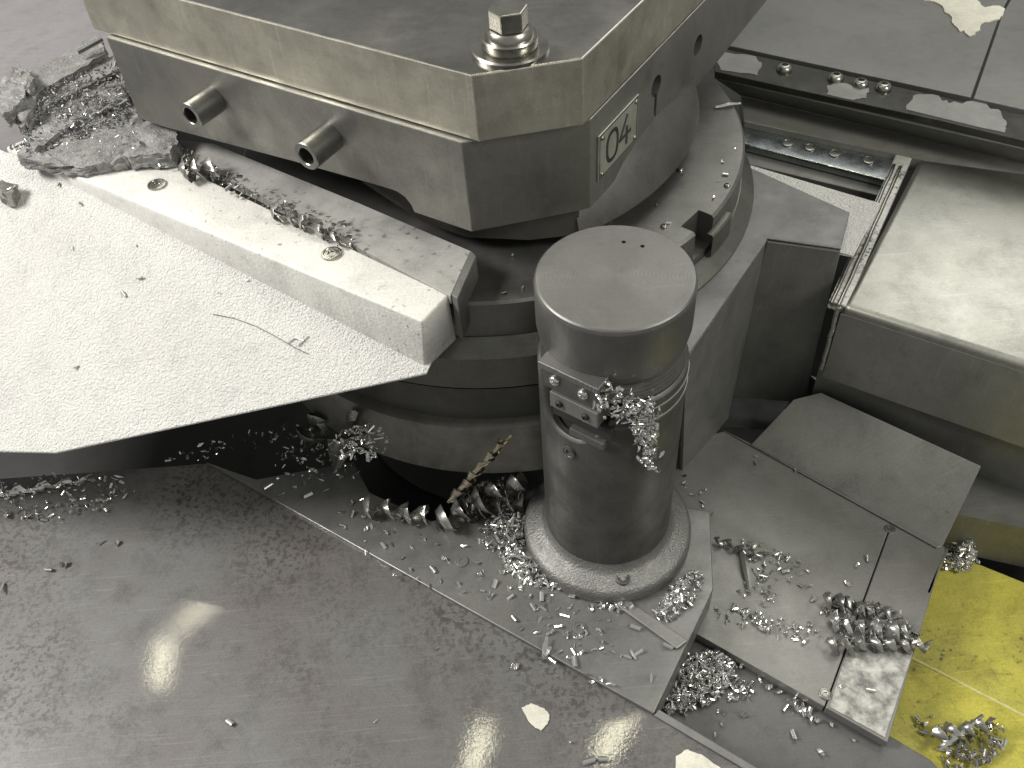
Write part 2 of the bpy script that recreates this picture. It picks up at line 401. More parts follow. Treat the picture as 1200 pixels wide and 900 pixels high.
# ------------------------------------------------------------------ rotary table
TC = Vector((0, 1.04, 0))
rt_ = thing('rotary_table', 'round stepped rotary table under the numbered pallet', 'rotary table', (0, 1.04, -.1))
bm = bmesh.new(); lathe(bm, [(.0, .20), (.3255, .20), (.3255, .282), (.3225, .285), (.0, .285)], TC, 160, cap=False)
disc = obj('table_disc', bm, M_disc, rt_, smooth=.5)
bm = bmesh.new(); lathe(bm, [(.20, .10), (.345, .172), (.345, .219), (.3425, .2215), (.327, .236), (.30, .236)], TC, 160, cap=False)
obj('ledge_ring', bm, M_ring, rt_, smooth=.3)
bm = bmesh.new(); lathe(bm, [(.343, .168), (.334, .160), (.334, .085), (.2, .085)], TC, 160, cap=False)
obj('neck', bm, M_base, rt_, smooth=.5)
bm = bmesh.new(); lathe(bm, [(.325, .105), (.340, .1045), (.3465, .101), (.349, .095), (.352, .02), (.345, .014), (.26, .01)], TC, 120, R(195), R(335), cap=False)
obj('shoulder', bm, M_fillet, rt_, smooth=.6)
bm = bmesh.new(); lathe(bm, [(.26, .09), (.26, -.19)], TC, 80, cap=False)
obj('foot', bm, M_base, rt_, smooth=.6)
# notch block at the rim on the right
na = P(838, 268, .285); ang = math.atan2(na.y-TC.y, na.x-TC.x)
rd = Vector((math.cos(ang), math.sin(ang), 0)); tg = Vector((-rd.y, rd.x, 0))
bm = bmesh.new(); box(bm, TC+rd*.327+Z*.275, .022, .019, .03, rd, tg); cut(disc, bm)
bm = bmesh.new(); lathe(bm, [(.326, .236), (.334, .236), (.334, .266), (.332, .268), (.326, .268)], TC, 20, ang+.02, ang+.17, cap=False); obj('index_segment', bm, M_ring, rt_, smooth=.4)
for (x, y) in ((778, 266), (797, 200), (852, 218)):
    dome_screw('disc_screw', P(x, y, .285), .004, rt_)

# housing beside table
hs = thing('table_housing', 'dark grey machine housing between post and steel box with a square bracket face', 'machine housing', P(900, 400, .1))
dk = [P(x, y, .2165) for x, y in ((804, 420), (899, 280), (985, 292), (996, 249), (872, 193), (700, 330))]
obj('deck', solid(dk, .003, .0008), M_deck, hs)
a0, a1, b0, b1 = P(804, 422, .2145), P(899, 282, .2145), P(800, 551, ZR), P(853, 492, ZR)
bm = bmesh.new()
n_ = (a1-a0).cross(b0-a0).normalized()
prism(bm, [a0, a1, b1, b0], [p+n_*.004*(1 if n_.x < 0 else -1) for p in (a0, a1, b1, b0)])
obj('side_wall', bm, M_bracket, hs)
t0, t1 = P(899, 281, .2155), P(985, 293, .2155)
q0, q1 = P(855, 462, ZF-.01), P(942, 470, ZF-.01)
bm = bmesh.new()
n2 = (t1-t0).cross(q0-t0).normalized()
sg = -1 if n2.y < 0 else 1
prism(bm, [t0, t1, q1, q0], [p+n2*.004*-sg for p in (t0, t1, q1, q0)], .0008)
obj('bracket_face', bm, M_bracket, hs)
bm = bmesh.new(); wire(bm, [t0.lerp(t1, k/6)+Z*.003 for k in range(7)], .0018, 6); obj('bracket_edge', bm, M_inox, hs, smooth=1)
# flat black sheet painting in the shade of the hole behind the bracket
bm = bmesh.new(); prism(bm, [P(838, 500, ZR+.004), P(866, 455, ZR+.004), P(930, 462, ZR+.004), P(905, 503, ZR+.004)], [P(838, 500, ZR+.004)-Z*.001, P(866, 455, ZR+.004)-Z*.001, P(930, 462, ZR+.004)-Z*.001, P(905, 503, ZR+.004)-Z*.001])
obj('opening_shade', bm, M_dark, hs)
# white sheet inside the recess
wsb = [P(868, 190, .205), P(1032, 238, .205), P(1000, 300, .205), P(986, 296, .205), P(900, 283, .205)]
tag(obj('recess_sheet', solid(wsb, .003, .0008), M_white), 'white painted sheet lying in the recess beside the steel box', 'metal sheet')

# ------------------------------------------------------------------ stainless box on the right
bx = thing('steel_box', 'large brushed stainless box with rounded edges at the right', 'steel box', P(1150, 400, .05))
zt = .178
c0 = P(988, 358, zt); c1 = P(1066, 182, zt)
d_v = (c1-c0).normalized(); 
front_end = c0 + U*.75
cb = [c0, front_end, front_end + V*.5, c0 + V*(c1-c0).length + U*0]
bm = prism(bmesh.new(), cb, [p-Z*.126 for p in cb], .008, 3)
obj('box_body', bm, M_inox, bx, smooth=.9)
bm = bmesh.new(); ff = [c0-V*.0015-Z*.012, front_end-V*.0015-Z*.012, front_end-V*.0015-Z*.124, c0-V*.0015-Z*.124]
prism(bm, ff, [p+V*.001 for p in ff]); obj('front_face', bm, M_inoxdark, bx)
bm = bmesh.new(); ff = [c0+V*.02-U*.01-Z*.125, front_end+V*.02-Z*.125, front_end+V*.02-Z*.25, c0+V*.02-U*.01-Z*.25]
prism(bm, ff, [p+V*.003 for p in ff]); obj('back_wall', bm, M_bracket, bx)
sl4 = [c0-U*.018+V*.004, c0-U*.001+V*.004, c1-U*.001, c1-U*.018]
obj('side_lip', solid([p-Z*.003+U*(.005 if i in (1, 2) else 0) for i, p in enumerate(sl4)], .012, .001), M_whitesm2, bx)
for off_ in (.005, .014):
    bm = bmesh.new(); wire(bm, [c0.lerp(c1, k/12)-U*off_-Z*.003+Vector((random.uniform(-.0006, .0006), 0, 0)) for k in range(12)], .0026, 8); obj('edge_bead', bm, M_bolt, bx, smooth=1)
bm = bmesh.new(); wire(bm, [c0-U*.004-Z*(.004+.012*k) + Vector((random.uniform(-.001, .001), 0, 0)) for k in range(10)], .003, 6); obj('corner_seam', bm, M_chipd, bx, smooth=1)

# ------------------------------------------------------------------ rear plates, rail, bar
# ledge plate behind the recess
lg = [P(868, 112, .176), P(1300, 215, .176), P(1300, 240, .176), P(1066, 184, .176), P(872, 142, .176)]
tag(obj('ledge_plate', solid(lg, .02, .001), M_ledge), 'pale steel ledge between dark step and holed rail', 'steel ledge')
rl = thing('holed_rail', 'shiny bluish steel rail with a row of screw holes', 'rail', P(970, 175, .165))
ra = [P(868, 140, .168), P(1062, 188, .168), P(1050, 214, .162), P(868, 168, .162)]
ro = obj('rail_bar', solid(ra, .012, .002), M_rail, rl)
for (x, y) in ((923, 168), (949, 173), (978, 180), (1018, 188)):
    rn = (ra[1]-ra[0]).cross(ra[3]-ra[0]).normalized(); rn = rn if rn.z > 0 else -rn
    screw('rail_screw', PV(x, y, ra[0], rn)+rn*.0003, .0085, rl, rn, mt=M_screw)
tag(obj('ribbed_strip', solid([P(868, 170, .150), P(1052, 215, .150), P(1042, 232, .146), P(868, 190, .146)], .01, .001), M_bracket), 'dark textured strip below the holed rail', 'strip')
# screw bar and rear deck
zb = .235
rd_ = [P(840, 50, zb), P(1010, 84, zb), P(1300, 150, zb), P(1500, -60, zb), P(1100, -250, zb), P(760, -120, zb)]
rdk = thing('rear_deck', 'flat grey rear deck beyond the screwed bar', 'deck', P(1000, 40, zb))
se = P(1140, 113, zb); se2 = P(1172, 20, zb)
obj('deck_sheet', plate([(820, 46), (1138, 114), (1172, 16), (1260, -140), (760, -140)], zb, .01, .001), M_rear, rdk)
obj('deck_sheet', plate([(1141, 115), (1330, 157), (1500, -60), (1266, -140), (1175, 17)], zb, .01, .001), M_rear, rdk)
bar = thing('screwed_bar', 'oily dark bar with dome screws and dry grey patches', 'bar', P(1020, 110, zb))
ba = [P(836, 53, zb-.004), P(1330, 164, zb-.004), P(1330, 196, zb-.004), P(1100, 141, zb-.004), P(838, 84, zb-.004)]
obj('bar_strip', solid(ba, .01, .001), M_wet, bar)
obj('step_face', prism(bmesh.new(), [p-Z*.0105 for p in (ba[4], ba[2])] + [P(1300, 215, .1775), P(868, 112, .1775)], [p-Z*.0105+V*.004 for p in (ba[4], ba[2])] + [P(1300, 215, .1775)+V*.004, P(868, 112, .1775)+V*.004]), M_inoxdark, bar)
for (x, y) in ((919, 82), (979, 93), (1008, 100), (1035, 104)):
    dome_screw('dome_screw', P(x, y, zb-.004), .0115, bar, mt=M_screw)
def patch(pts, z, mt, parent, t=.0006, name='dry_patch', jag=2.0, sub=4):
    out = []
    for i, (x, y) in enumerate(pts):
        x2, y2 = pts[(i+1) % len(pts)]
        for k in range(sub):
            f = k/sub; j = jag if k else 0
            out.append(P(x+(x2-x)*f+random.uniform(-j, j), y+(y2-y)*f+random.uniform(-j, j), z))
    return obj(name, prism(bmesh.new(), out, [p-Z*t for p in out]), mt, parent)
patch([(838, 60), (886, 66), (893, 76), (888, 88), (845, 82)], zb-.0034, M_dry, bar)
patch([(970, 100), (985, 97), (1018, 103), (1015, 115), (1000, 117), (968, 110)], zb-.0034, M_dry, bar)
patch([(1070, 112), (1100, 112), (1112, 121), (1140, 118), (1170, 128), (1180, 145), (1178, 155), (1062, 128)], zb-.0034, M_dry, bar)

pf = patch([(1083, 0), (1100, 4), (1112, 16), (1122, 32), (1136, 42), (1146, 36), (1150, 28), (1172, 22), (1178, 10), (1150, 6), (1140, -8), (1090, -10)], zb+.002, M_flake, None, .002, 'paint_patch', 2.5)
tag(pf, 'cream patch of peeling paint on the rear deck at the top right', 'paint patch')

# ------------------------------------------------------------------ pallet
pl = thing('machine_pallet', 'heavy steel pallet with chamfered corners and number 04', 'pallet', (0, 1.04, .3))
zb0, zs0, zs1 = .345, .453, .5235
a = P(553, 272, zb0); b = P(692, 245, zb0)
VL = -U                                             # along the left face, away
L_, R_ = .58, .52
NL, NR = -V, U
foot = .035
def vert(p, z): return Vector((p.x, p.y, z))
# block: footprint with chamfer corner a-b, left face along -U, right face along V
far_l = PV(143, 90, a, NL); LW = (far_l-a).dot(-U)
fp = [a, b, b+V*R_, b+V*R_-U*.2, a-U*LW+V*.34, a-U*LW]
bm = prism(bmesh.new(), [vert(p, zs0) for p in fp], [vert(p, zb0) for p in fp], .0012)
blk = obj('base_block', bm, M_block, pl)
# undercuts: left face recess (arched end) and right face raised bottom
k0 = (PV(490, 252, a, NL)-a).dot(-U); 
def prof_cut(org, along, inward, prof, depth):
    bm = bmesh.new()
    fr = [org+along*x+Z*(z-org.z)-inward*.01 for x, z in prof]
    prism(bm, fr, [p+inward*(depth+.01) for p in fr]); return bm
def uz(px, py, org, nrm, ax):
    p = PV(px, py, org, nrm); return ((p-org).dot(ax), p.z)
pr = [uz(x, y, a, NL, -U) for x, y in ((486, 249), (482, 240), (475, 231), (465, 224), (450, 219), (345, 189), (160, 140))]
pr = [(pr[0][0], zb0-.02)] + pr + [(LW+.05, pr[-1][1]), (LW+.05, zb0-.02)]
cut(blk, prof_cut(a, -U, V, pr, .30))
pr = [uz(x, y, b, NR, V) for x, y in ((694, 244), (732, 200), (738, 188), (740, 176), (746, 168), (820, 98))]
pr = [(-.02, zb0-.02), (-.02, zb0), (0.002, zb0+.002)] + pr[1:] + [(R_+.05, pr[-1][1]+.012), (R_+.05, zb0-.02)]
cut(blk, prof_cut(b, V, -U, pr, .14))
# slab
sa, sb = P(554, 88, zs1), P(683, 68, zs1)
far = PV(104, 20, sa, NL); LS = (far-sa).dot(-U)
fs = [sa, sb, sb+V*R_*1.02, sa-U*LS+V*.9, sa-U*(LS-.0)+V*.0]
fs = [sa, sb, sb+V*R_*1.02, sb+V*(R_*1.02+.1)-U*.1, sa-U*LS+V*.7, sa-U*LS]
bm = prism(bmesh.new(), [vert(p, zs1) for p in fs], [vert(p, zs0+.001) for p in fs], .0016)
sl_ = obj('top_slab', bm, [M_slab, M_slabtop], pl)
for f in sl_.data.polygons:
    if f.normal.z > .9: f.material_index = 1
# holes in right face
def face_pt(x, y): return PV(x, y, b, NR)
for (x, y, r) in ((769, 101, .0125), (818, 53, .0125)):
    p = face_pt(x, y); bm = bmesh.new(); cyl(bm, p+NR*.01, p-NR*.03, r, 24); cut(blk, bm)
p = face_pt(769, 106); q = face_pt(767, 140)
bm = bmesh.new(); box(bm, (p+q)/2, .003, .004, (p-q).length/2, V, NR, Z); cut(blk, bm)
# round boss
bcx, bcy, bR = -.057, 1.082, .331
def boss_loop(r, z):
    q = [Vector((bcx+r*math.cos(t), bcy+r*math.sin(t), z)) for t in [R(-64+k*(64+50)/48) for k in range(49)]]
    return q + [vert(p, z) for p in (Vector((-.15, 1.35, 0)), Vector((-.30, 1.15, 0)), a-U*.20+V*.06, a-U*.09+V*.03, a-U*.03+V*.03, a.lerp(b, .5)+(V-U)*.012, b-U*.014)]
bm = bmesh.new(); lv = [[bm.verts.new(p) for p in boss_loop(bR-d_, z_)] for d_, z_ in ((.002, .306), (0, .309), (.006, .33), (.02, .355), (.040, .38), (.065, .41), (.09, .44))]
for q0_, q1_ in zip(lv, lv[1:]):
    for i in range(len(q0_)):
        k = (i+1) % len(q0_); bm.faces.new((q0_[i], q0_[k], q1_[k], q1_[i]))
bm.faces.new(lv[0][::-1]); bm.faces.new(lv[-1])
obj('boss', bm, M_boss, pl, smooth=.5)
# pins
def pin(pe, pb, r):
    base = PV(pb[0], pb[1], a, NL)
    # length so that the end lands near pe
    best = min((abs((P_ := base+NL*t) and 0) + (Vector(scr(base+NL*t))-Vector(pe)).length, t) for t in [k*.002 for k in range(5, 60)])
    e = base+NL*best[1]
    return base, e
def scr(p):
    d = Vector(p)-Vector((0, 0, H)); w = d.dot(fw)
    return (600+F*d.dot(rt)/w, 450-F*d.dot(up)/w)
for pe, pb in (((222, 135), (252, 116)), ((358, 184), (388, 160))):
    base, e = pin(pe, pb, .014)
    p_ = obj('pin', tube_end(bmesh.new(), base-NL*.002, e, 0.016, .0095, .02), M_pin, pl, smooth=.6)
# number plate
c4 = [face_pt(x, y) for x, y in ((697, 164), (744, 108), (745, 166), (699, 214))]
w_ = ((c4[1]-c4[0]).dot(V)+(c4[2]-c4[3]).dot(V))/2; o4 = Vector(c4[3]); h_ = (c4[0].z-c4[3].z)
o4 = face_pt(699, 213)
NPt = .002
def npt(x, y, d=0): return o4+V*x+Z*y+NR*(NPt+d)
bm = bmesh.new(); fr = [npt(0, 0), npt(w_, 0), npt(w_, h_), npt(0, h_)]
prism(bm, fr, [p-NR*NPt for p in fr], .0006); nplate = obj('number_plate', bm, M_tag, pl)
bm = bmesh.new()
ribbon(bm, [npt(w_*.03, h_*.03), npt(w_*.97, h_*.03), npt(w_*.97, h_*.97), npt(w_*.03, h_*.97), npt(w_*.03, h_*.03)], NR, .0011, .0003)
obj('border_line', bm, M_engr, nplate)
bm = bmesh.new()
cx, cy, rx, ry = w_*.34, h_*.5, w_*.13, h_*.31
ov = [npt(cx+rx*math.copysign(abs(math.cos(t))**.8, math.cos(t)), cy+ry*math.copysign(abs(math.sin(t))**.75, math.sin(t))) for t in [2*PI*k/28 for k in range(29)]]
ribbon(bm, ov, NR, .0042, .0004); obj('digit_zero', bm, M_engr, nplate)
bm = bmesh.new()
ribbon(bm, [npt(w_*.80, h_*.40), npt(w_*.53, h_*.40), npt(w_*.70, h_*.81)], NR, .0042, .0004)
ribbon(bm, [npt(w_*.705, h_*.55), npt(w_*.705, h_*.20)], NR, .0042, .0006); obj('digit_four', bm, M_engr, nplate)
for x, y in ((.08, .1), (.92, .1), (.92, .9), (.08, .9)):
    dome_screw('rivet', npt(w_*x, h_*y), .0028, nplate, NR, M_bolt)
# clamp bolt
bc = P(598, 58, zs1); 
bw = obj('bolt_washer', lathe(bmesh.new(), [(.010, zs1), (.0365, zs1), (.0365, zs1+.003), (.035, zs1+.0045), (.010, zs1+.0045)], bc, 56, cap=False), M_bolt, pl, smooth=.5)
h1 = zs1+.0045
obj('collar_nut', lathe(bmesh.new(), [(.010, h1), (.0255, h1), (.0265, h1+.002), (.0265, h1+.009), (.0255, h1+.0105), (.0225, h1+.0105), (.0225, h1+.012), (.021, h1+.0165), (.0195, h1+.018), (.010, h1+.018)], bc, 56, cap=False), M_bolt, bw, smooth=.5)
bm = bmesh.new()
hx = [bc+Z*0+Vector((math.cos(PI/3*i+.12), math.sin(PI/3*i+.12), 0))*.0185 for i in range(6)]
prism(bm, [vert(p, h1+.036) for p in hx], [vert(p, h1+.018) for p in hx], .0012)
obj('hex_head', bm, M_bolt, bw)

# ------------------------------------------------------------------ the post
PC = P(721, 321, .385); PCx = Vector((PC.x, PC.y, 0))
toc = Vector((-PC.x, -PC.y, 0)).normalized(); ca = math.atan2(toc.y, toc.x)   # towards the camera
po = thing('round_post', 'stout round steel post with flat cap, clamp block and flanged foot', 'post', PCx)
bm = bmesh.new(); lathe(bm, [(.0, .300), (.060, .300), (.0665, .304), (.0718, .314), (.0752, .332), (.0755, .378), (.0745, .3825), (.0725, .3845), (.0, .385)], PC, 120, cap=False)
capo = obj('cap', bm, M_cap, po, smooth=.9)
for (x, y) in ((731, 283), (753, 288)):
    p = P(x, y, .385)
    bm = bmesh.new(); cyl(bm, p+Z*.004, p-Z*.008, .0022, 14); cut(capo, bm)
def off(aa): 
    d = (aa-ca+PI) % (2*PI) - PI
    return d           # negative: to the left in the picture (camera side seen), radians
def dip(d):
    # cut-out centred left of the camera direction
    t = (d+.62)/.62
    return math.exp(-(abs(t)**3.2))
def tz(r, z, a_):
    if z > .25: return z - .064*dip(off(a_))
    return z
bm = bmesh.new(); lathe(bm, [(.066, .284), (.0725, .285), (.0755, .282), (.0757, .2815), (.0757, .10), (.0757, ZF+.02)], PC, 160, cap=False, zfun=lambda r, z, a_: tz(r, z, a_))
obj('tube', bm, M_tube, po, smooth=.7)
bm = bmesh.new(); lathe(bm, [(.0655, .31), (.0635, .22), (.0635, .06)], PC, 96, cap=False); obj('core', bm, M_dark, po, smooth=.6)  # black core carries the shade of the cut-out in its colour
bm = bmesh.new(); lathe(bm, [(.067, .305), (.0725, .287), (.070, .2845)], PC, 90, ca-.1, ca+PI*1.35, cap=False); obj('neck_cone', bm, M_cap, po, smooth=.6)
for zz in (.271, .254):
    bm = bmesh.new(); lathe(bm, [(.0757, zz-.0012), (.0768, zz-.0008), (.0768, zz+.0008), (.0757, zz+.0012)], PC, 90, ca+.05, ca+PI*1.2, cap=False)
    obj('groove_ring', bm, M_cap, po, smooth=.8)
# flange
bm = bmesh.new(); lathe(bm, [(r, z+ZF) for r, z in ((.0757, .048), (.0785, .038), (.084, .033), (.098, .0285), (.1025, .025), (.104, .019), (.104, .008), (.101, .0065), (.06, .0065))], PC, 120, cap=False)
fl = obj('flange', bm, M_cast, po, smooth=.9)
screw('flange_screw', P(730, 679, ZF+.0305), .0085, po, mt=M_tube, depth=.003)
def onpost(x, y, r):
    """point on the post's cylinder of radius r seen at photo position x, y"""
    d = fw + (x-600)/F*rt - (y-450)/F*up; o = Vector((0, 0, H))
    ox, oy = o.x-PC.x, o.y-PC.y
    A_ = d.x**2+d.y**2; B_ = 2*(ox*d.x+oy*d.y); C_ = ox*ox+oy*oy-r*r
    t = (-B_-math.sqrt(max(0, B_*B_-4*A_*C_)))/(2*A_); return o+d*t
def radial(p): return Vector((p.x-PC.x, p.y-PC.y, 0)).normalized()
p = onpost(667, 529, .0757); n = radial(p)
screw('side_screw', p, .008, po, n, M_base, .002)
# clamp block: curved bars following the post
p0 = onpost(642, 412, .078); p1 = onpost(704, 440, .078)
an0 = math.atan2(p0.y-PC.y, p0.x-PC.x); an1 = math.atan2(p1.y-PC.y, p1.x-PC.x)
if an1 < an0: an1 += 2*PI
def bar_arc(bm, a0, a1, z0, z1, ri, ro, tilt=0, n=10):
    secs = []
    for k in range(n+1):
        t = k/n; a_ = a0+(a1-a0)*t; dz = tilt*(t-.5)
        x, y = math.cos(a_), math.sin(a_)
        secs.append([bm.verts.new((PC.x+r*x, PC.y+r*y, z+dz)) for r, z in ((ri, z0), (ro, z0), (ro, z1), (ri, z1))])
    for s, t_ in zip(secs, secs[1:]):
        for i in range(4): bm.faces.new((s[i], s[(i+1) % 4], t_[(i+1) % 4], t_[i]))
    bm.faces.new(secs[0][::-1]); bm.faces.new(secs[-1])
    return bm
am = (an0+an1)/2-.02
mr = Vector((math.cos(am), math.sin(am), 0)); mt_ = Vector((-mr.y, mr.x, 0))
def blk_(name, r0_, r1_, z0, z1, hw, mt, parent, shift=0, bev=.001):
    bm = bmesh.new(); box(bm, PCx+mr*(r0_+r1_)/2+mt_*shift+Z*(z0+z1)/2, (r1_-r0_)/2, hw, (z1-z0)/2, mr, mt_, Z, bevel=bev)
    return obj(name, bm, mt, parent)
ck = blk_('clamp_block', .05, .0775, .287, .3165, .0315, M_tube, po)
blk_('clamp_bar', .05, .0835, .317, .3245, .0335, M_cap, ck, .001)
blk_('clamp_jaw', .05, .0785, .262, .283, .0275, M_bracket, ck, .004)
blk_('clamp_jaw', .045, .070, .240, .257, .034, M_dark, ck, .008)  # this jaw and the step are darkened to paint in the cavity's shade
blk_('clamp_step', .05, .0745, .226, .236, .020, M_base, ck, .016)
for k, zz in ((-.017, .302), (.015, .302)):
    dome_screw('clamp_screw', PCx+mr*.0775+mt_*k+Z*zz, .0058, ck, mr, M_chip)
for k, zz in ((-.012, .272), (.018, .272)):
    dome_screw('clamp_screw', PCx+mr*.0785+mt_*k+Z*zz, .0042, ck, mr, M_dark)

# ------------------------------------------------------------------ white cover
zc = .24
wc_ = thing('white_cover', 'white textured sheet metal cover with a raised folded rib', 'sheet cover', P(300, 400, .24))
e0, e1 = P(500, 437, zc), P(65, 530, .13)
fl3 = P(10, 180, .306)
pn = (e1-e0).cross(fl3-e0).normalized()
def SC(x, y): return PV(x, y, e0, pn)
sh = [SC(500, 437), SC(65, 530), SC(-200, 524), SC(-260, 60), SC(6, 178), SC(300, 270), SC(524, 384)]
bm = prism(bmesh.new(), sh, [p-Z*.003 for p in sh], .0008); obj('cover_sheet', bm, M_white, wc_)
zr = .312
# rib: riser + top + end face
r_top = [P(495, 376, zr), P(525, 344, zr), P(170, 164, zr), P(10, 172, zr)]
ra_, rb_ = SC(498, 429)+Z*.001, SC(8, 179)+Z*.0005
top = [P(495, 377, zr), P(526, 345, zr), P(150, 165, zr), P(60, 150, zr), P(6, 172, zr)]
rd3 = SC(526, 380)
bot = [ra_-Z*.008, Vector((top[1].x+.002, top[1].y, .246)), vert(top[2], .25), vert(top[3], .27), rb_-Z*.008]
bm = bmesh.new()
prism(bm, top, bot, .003, 3)
obj('rib', bm, M_rib, wc_, smooth=.9)
for (x, y) in ((184, 217), (389, 298)): screw('rib_screw', P(x, y, zr+.0003), .0115, wc_, mt=M_screw, depth=.002)
# grey back strip along the rib, ends in grey end block
bk = thing('back_strip', 'dirty grey strip with a blunt end along the rear edge of the white rib', 'metal strip', P(400, 260, zr))
bs = [P(528, 347, zr+.002), P(552, 294, zr+.002), P(420, 238, zr+.002), P(250, 168, zr+.002), P(165, 160, zr+.002), P(300, 226, zr+.002)]
obj('strip_body', solid(bs, .012, .001), M_whitesm, bk)
eb = [P(529, 345, zr+.004), P(552, 293, zr+.004), P(558, 300, zr+.004), P(536, 350, zr+.004)]
obj('end_block', prism(bmesh.new(), eb, [p-Z*.06 for p in eb], .001), M_greyend, bk)

# ------------------------------------------------------------------ caked heap, upper left
hp = thing('caked_pile', 'dark layered pile of caked swarf at the rear of the white cover', 'swarf pile', P(90, 130, .31))
def rough_slab(pts, z, t, amp, sub=3):
    bm = bmesh.new(); top = [P(x, y, z) for x, y in pts]
    prism(bm, top, [p-Z*t for p in top])
    bmesh.ops.triangulate(bm, faces=bm.faces)
    bmesh.ops.subdivide_edges(bm, edges=bm.edges, cuts=9, use_grid_fill=True)
    for v in bm.verts:
        v.co += noise.noise_vector(v.co*60)*amp + noise.noise_vector(v.co*160)*amp*.7 + noise.noise_vector(v.co*420)*amp*.4
    return bm
zh = .33
for pts, z, t, amp in (
    ([(0, 125), (12, 100), (108, 42), (120, 47), (124, 62), (45, 108), (30, 140)], .352, .022, .003),
    ([(8, 118), (60, 84), (132, 66), (136, 80), (60, 122), (25, 150)], .343, .02, .003),
    ([(22, 150), (70, 112), (140, 92), (150, 118), (90, 140), (40, 175)], .336, .02, .0035),
    ([(20, 185), (40, 150), (100, 120), (158, 120), (166, 150), (150, 185), (90, 196)], .328, .016, .0045)):
    obj('caked_layer', rough_slab(pts, z, t, amp), M_heap, hp, smooth=.6)
for pts, z in (([(-12, 108), (4, 92), (26, 100), (30, 116), (2, 132)], .362), ([(10, 84), (20, 74), (40, 88), (34, 102), (18, 98)], .366)):
    obj('caked_lump', rough_slab(pts, z, .024, .004), M_heap, hp, smooth=.6)
bm = bmesh.new(); wire(bm, [P(90, 62, .364), P(119, 46, .364)], .004, 6); obj('bright_edge', bm, M_chip, hp)
lu = rough_slab([(140, 165), (155, 138), (190, 140), (210, 160), (200, 178), (150, 182)], .335, .02, .004)
tag(obj('grime_lump', lu, M_heap, smooth=.8), 'smooth grey lump between the caked pile and the first pin', 'swarf lump')

# ------------------------------------------------------------------ chips
def chip_mesh(kind, rng):
    bm = bmesh.new()
    Lc = rng.uniform(.8, 1.15); w = rng.uniform(.36, .55); th = .05
    if kind == 0:      # half tube
        n = 5; r = w*.5; secs = []
        for k in range(n+1):
            a_ = PI*(.05+.9*k/n); secs.append((r*math.cos(a_), r*math.sin(a_)))
        loops = []
        for x in (-Lc/2, Lc/2):
            sk = rng.uniform(-.15, .15)
            loops.append([[bm.verts.new((x+sk*y*2, y, z)) for y, z in secs], [bm.verts.new((x+sk*y*2, y*(1-th/r), z*(1-th/r))) for y, z in secs]])
        (a0, a1), (b0, b1) = loops
        for k in range(n):
            bm.faces.new((a0[k], a0[k+1], b0[k+1], b0[k])); bm.faces.new((a1[k+1], a1[k], b1[k], b1[k+1]))
            bm.faces.new((a0[k+1], a0[k], a1[k], a1[k+1])); bm.faces.new((b0[k], b0[k+1], b1[k+1], b1[k]))
        for k in (0, n):
            bm.faces.new((a0[k], b0[k], b1[k], a1[k]))
    elif kind == 1:    # strip curled along its length
        n = 7; arc = rng.uniform(1.2, 4.5); r = Lc/arc; secs = []
        tw = rng.uniform(-.6, .6)
        for k in range(n+1):
            a_ = arc*(k/n-.5); c = Vector((r*math.sin(a_), 0, r*(1-math.cos(a_)))); nn = Vector((-math.sin(a_), 0, math.cos(a_)))
            sd = Vector((0, 1, 0))*math.cos(tw*(k/n-.5)*2) + nn*math.sin(tw*(k/n-.5)*2)
            ww = w*.5*(1-.5*abs(k/n-.5))
            secs.append([bm.verts.new(c+sd*ww), bm.verts.new(c-sd*ww), bm.verts.new(c-sd*ww+nn*th), bm.verts.new(c+sd*ww+nn*th)])
        for s, t in zip(secs, secs[1:]):
            for i in range(4): bm.faces.new((s[i], s[(i+1) % 4], t[(i+1) % 4], t[i]))
        bm.faces.new(secs[0][::-1]); bm.faces.new(secs[-1])
    else:              # splinter
        pts = [(-Lc/2, -.06), (-Lc*.1, -w*.45), (Lc/2, -.05), (Lc*.4, .1), (0, w*.35), (-Lc*.4, .12)]
        t0 = [Vector((x, y, .07+.12*(x/Lc)**2+.05*rng.random())) for x, y in pts]
        prism(bm, t0, [p-Vector((0, 0, .06)) for p in t0])
    bmesh.ops.recalc_face_normals(bm, faces=bm.faces)
    me = bpy.data.meshes.new('metal_chip'); bm.to_mesh(me); bm.free()
    return me
rng = random.Random(3)
CH = [chip_mesh(k % 3 if k < 12 else 1, rng) for k in range(14)]
for i, me in enumerate(CH): me.materials.append(M_chip)
def chip(p, size, label, group, yaw=None, tilt=.5, name='metal_chip', mi=None):
    me = CH[rng.randrange(len(CH)) if mi is None else mi]
    o = bpy.data.objects.new(name, me); COL.objects.link(o)
    o.location = Vector(p)+Z*size*.12
    o.rotation_euler = (rng.uniform(-tilt, tilt), rng.uniform(-tilt, tilt), rng.uniform(0, 2*PI) if yaw is None else yaw)
    o.scale = (size, size*rng.uniform(.7, 1.1), size*rng.uniform(.7, 1.1))
    o['label'] = label; o['category'] = 'metal chip'; o['group'] = group
    return o
CHV = []
for me in CH:
    vs = np.array([v.co[:] for v in me.vertices]); fs = [tuple(p.vertices) for p in me.polygons]; CHV.append((vs, fs))
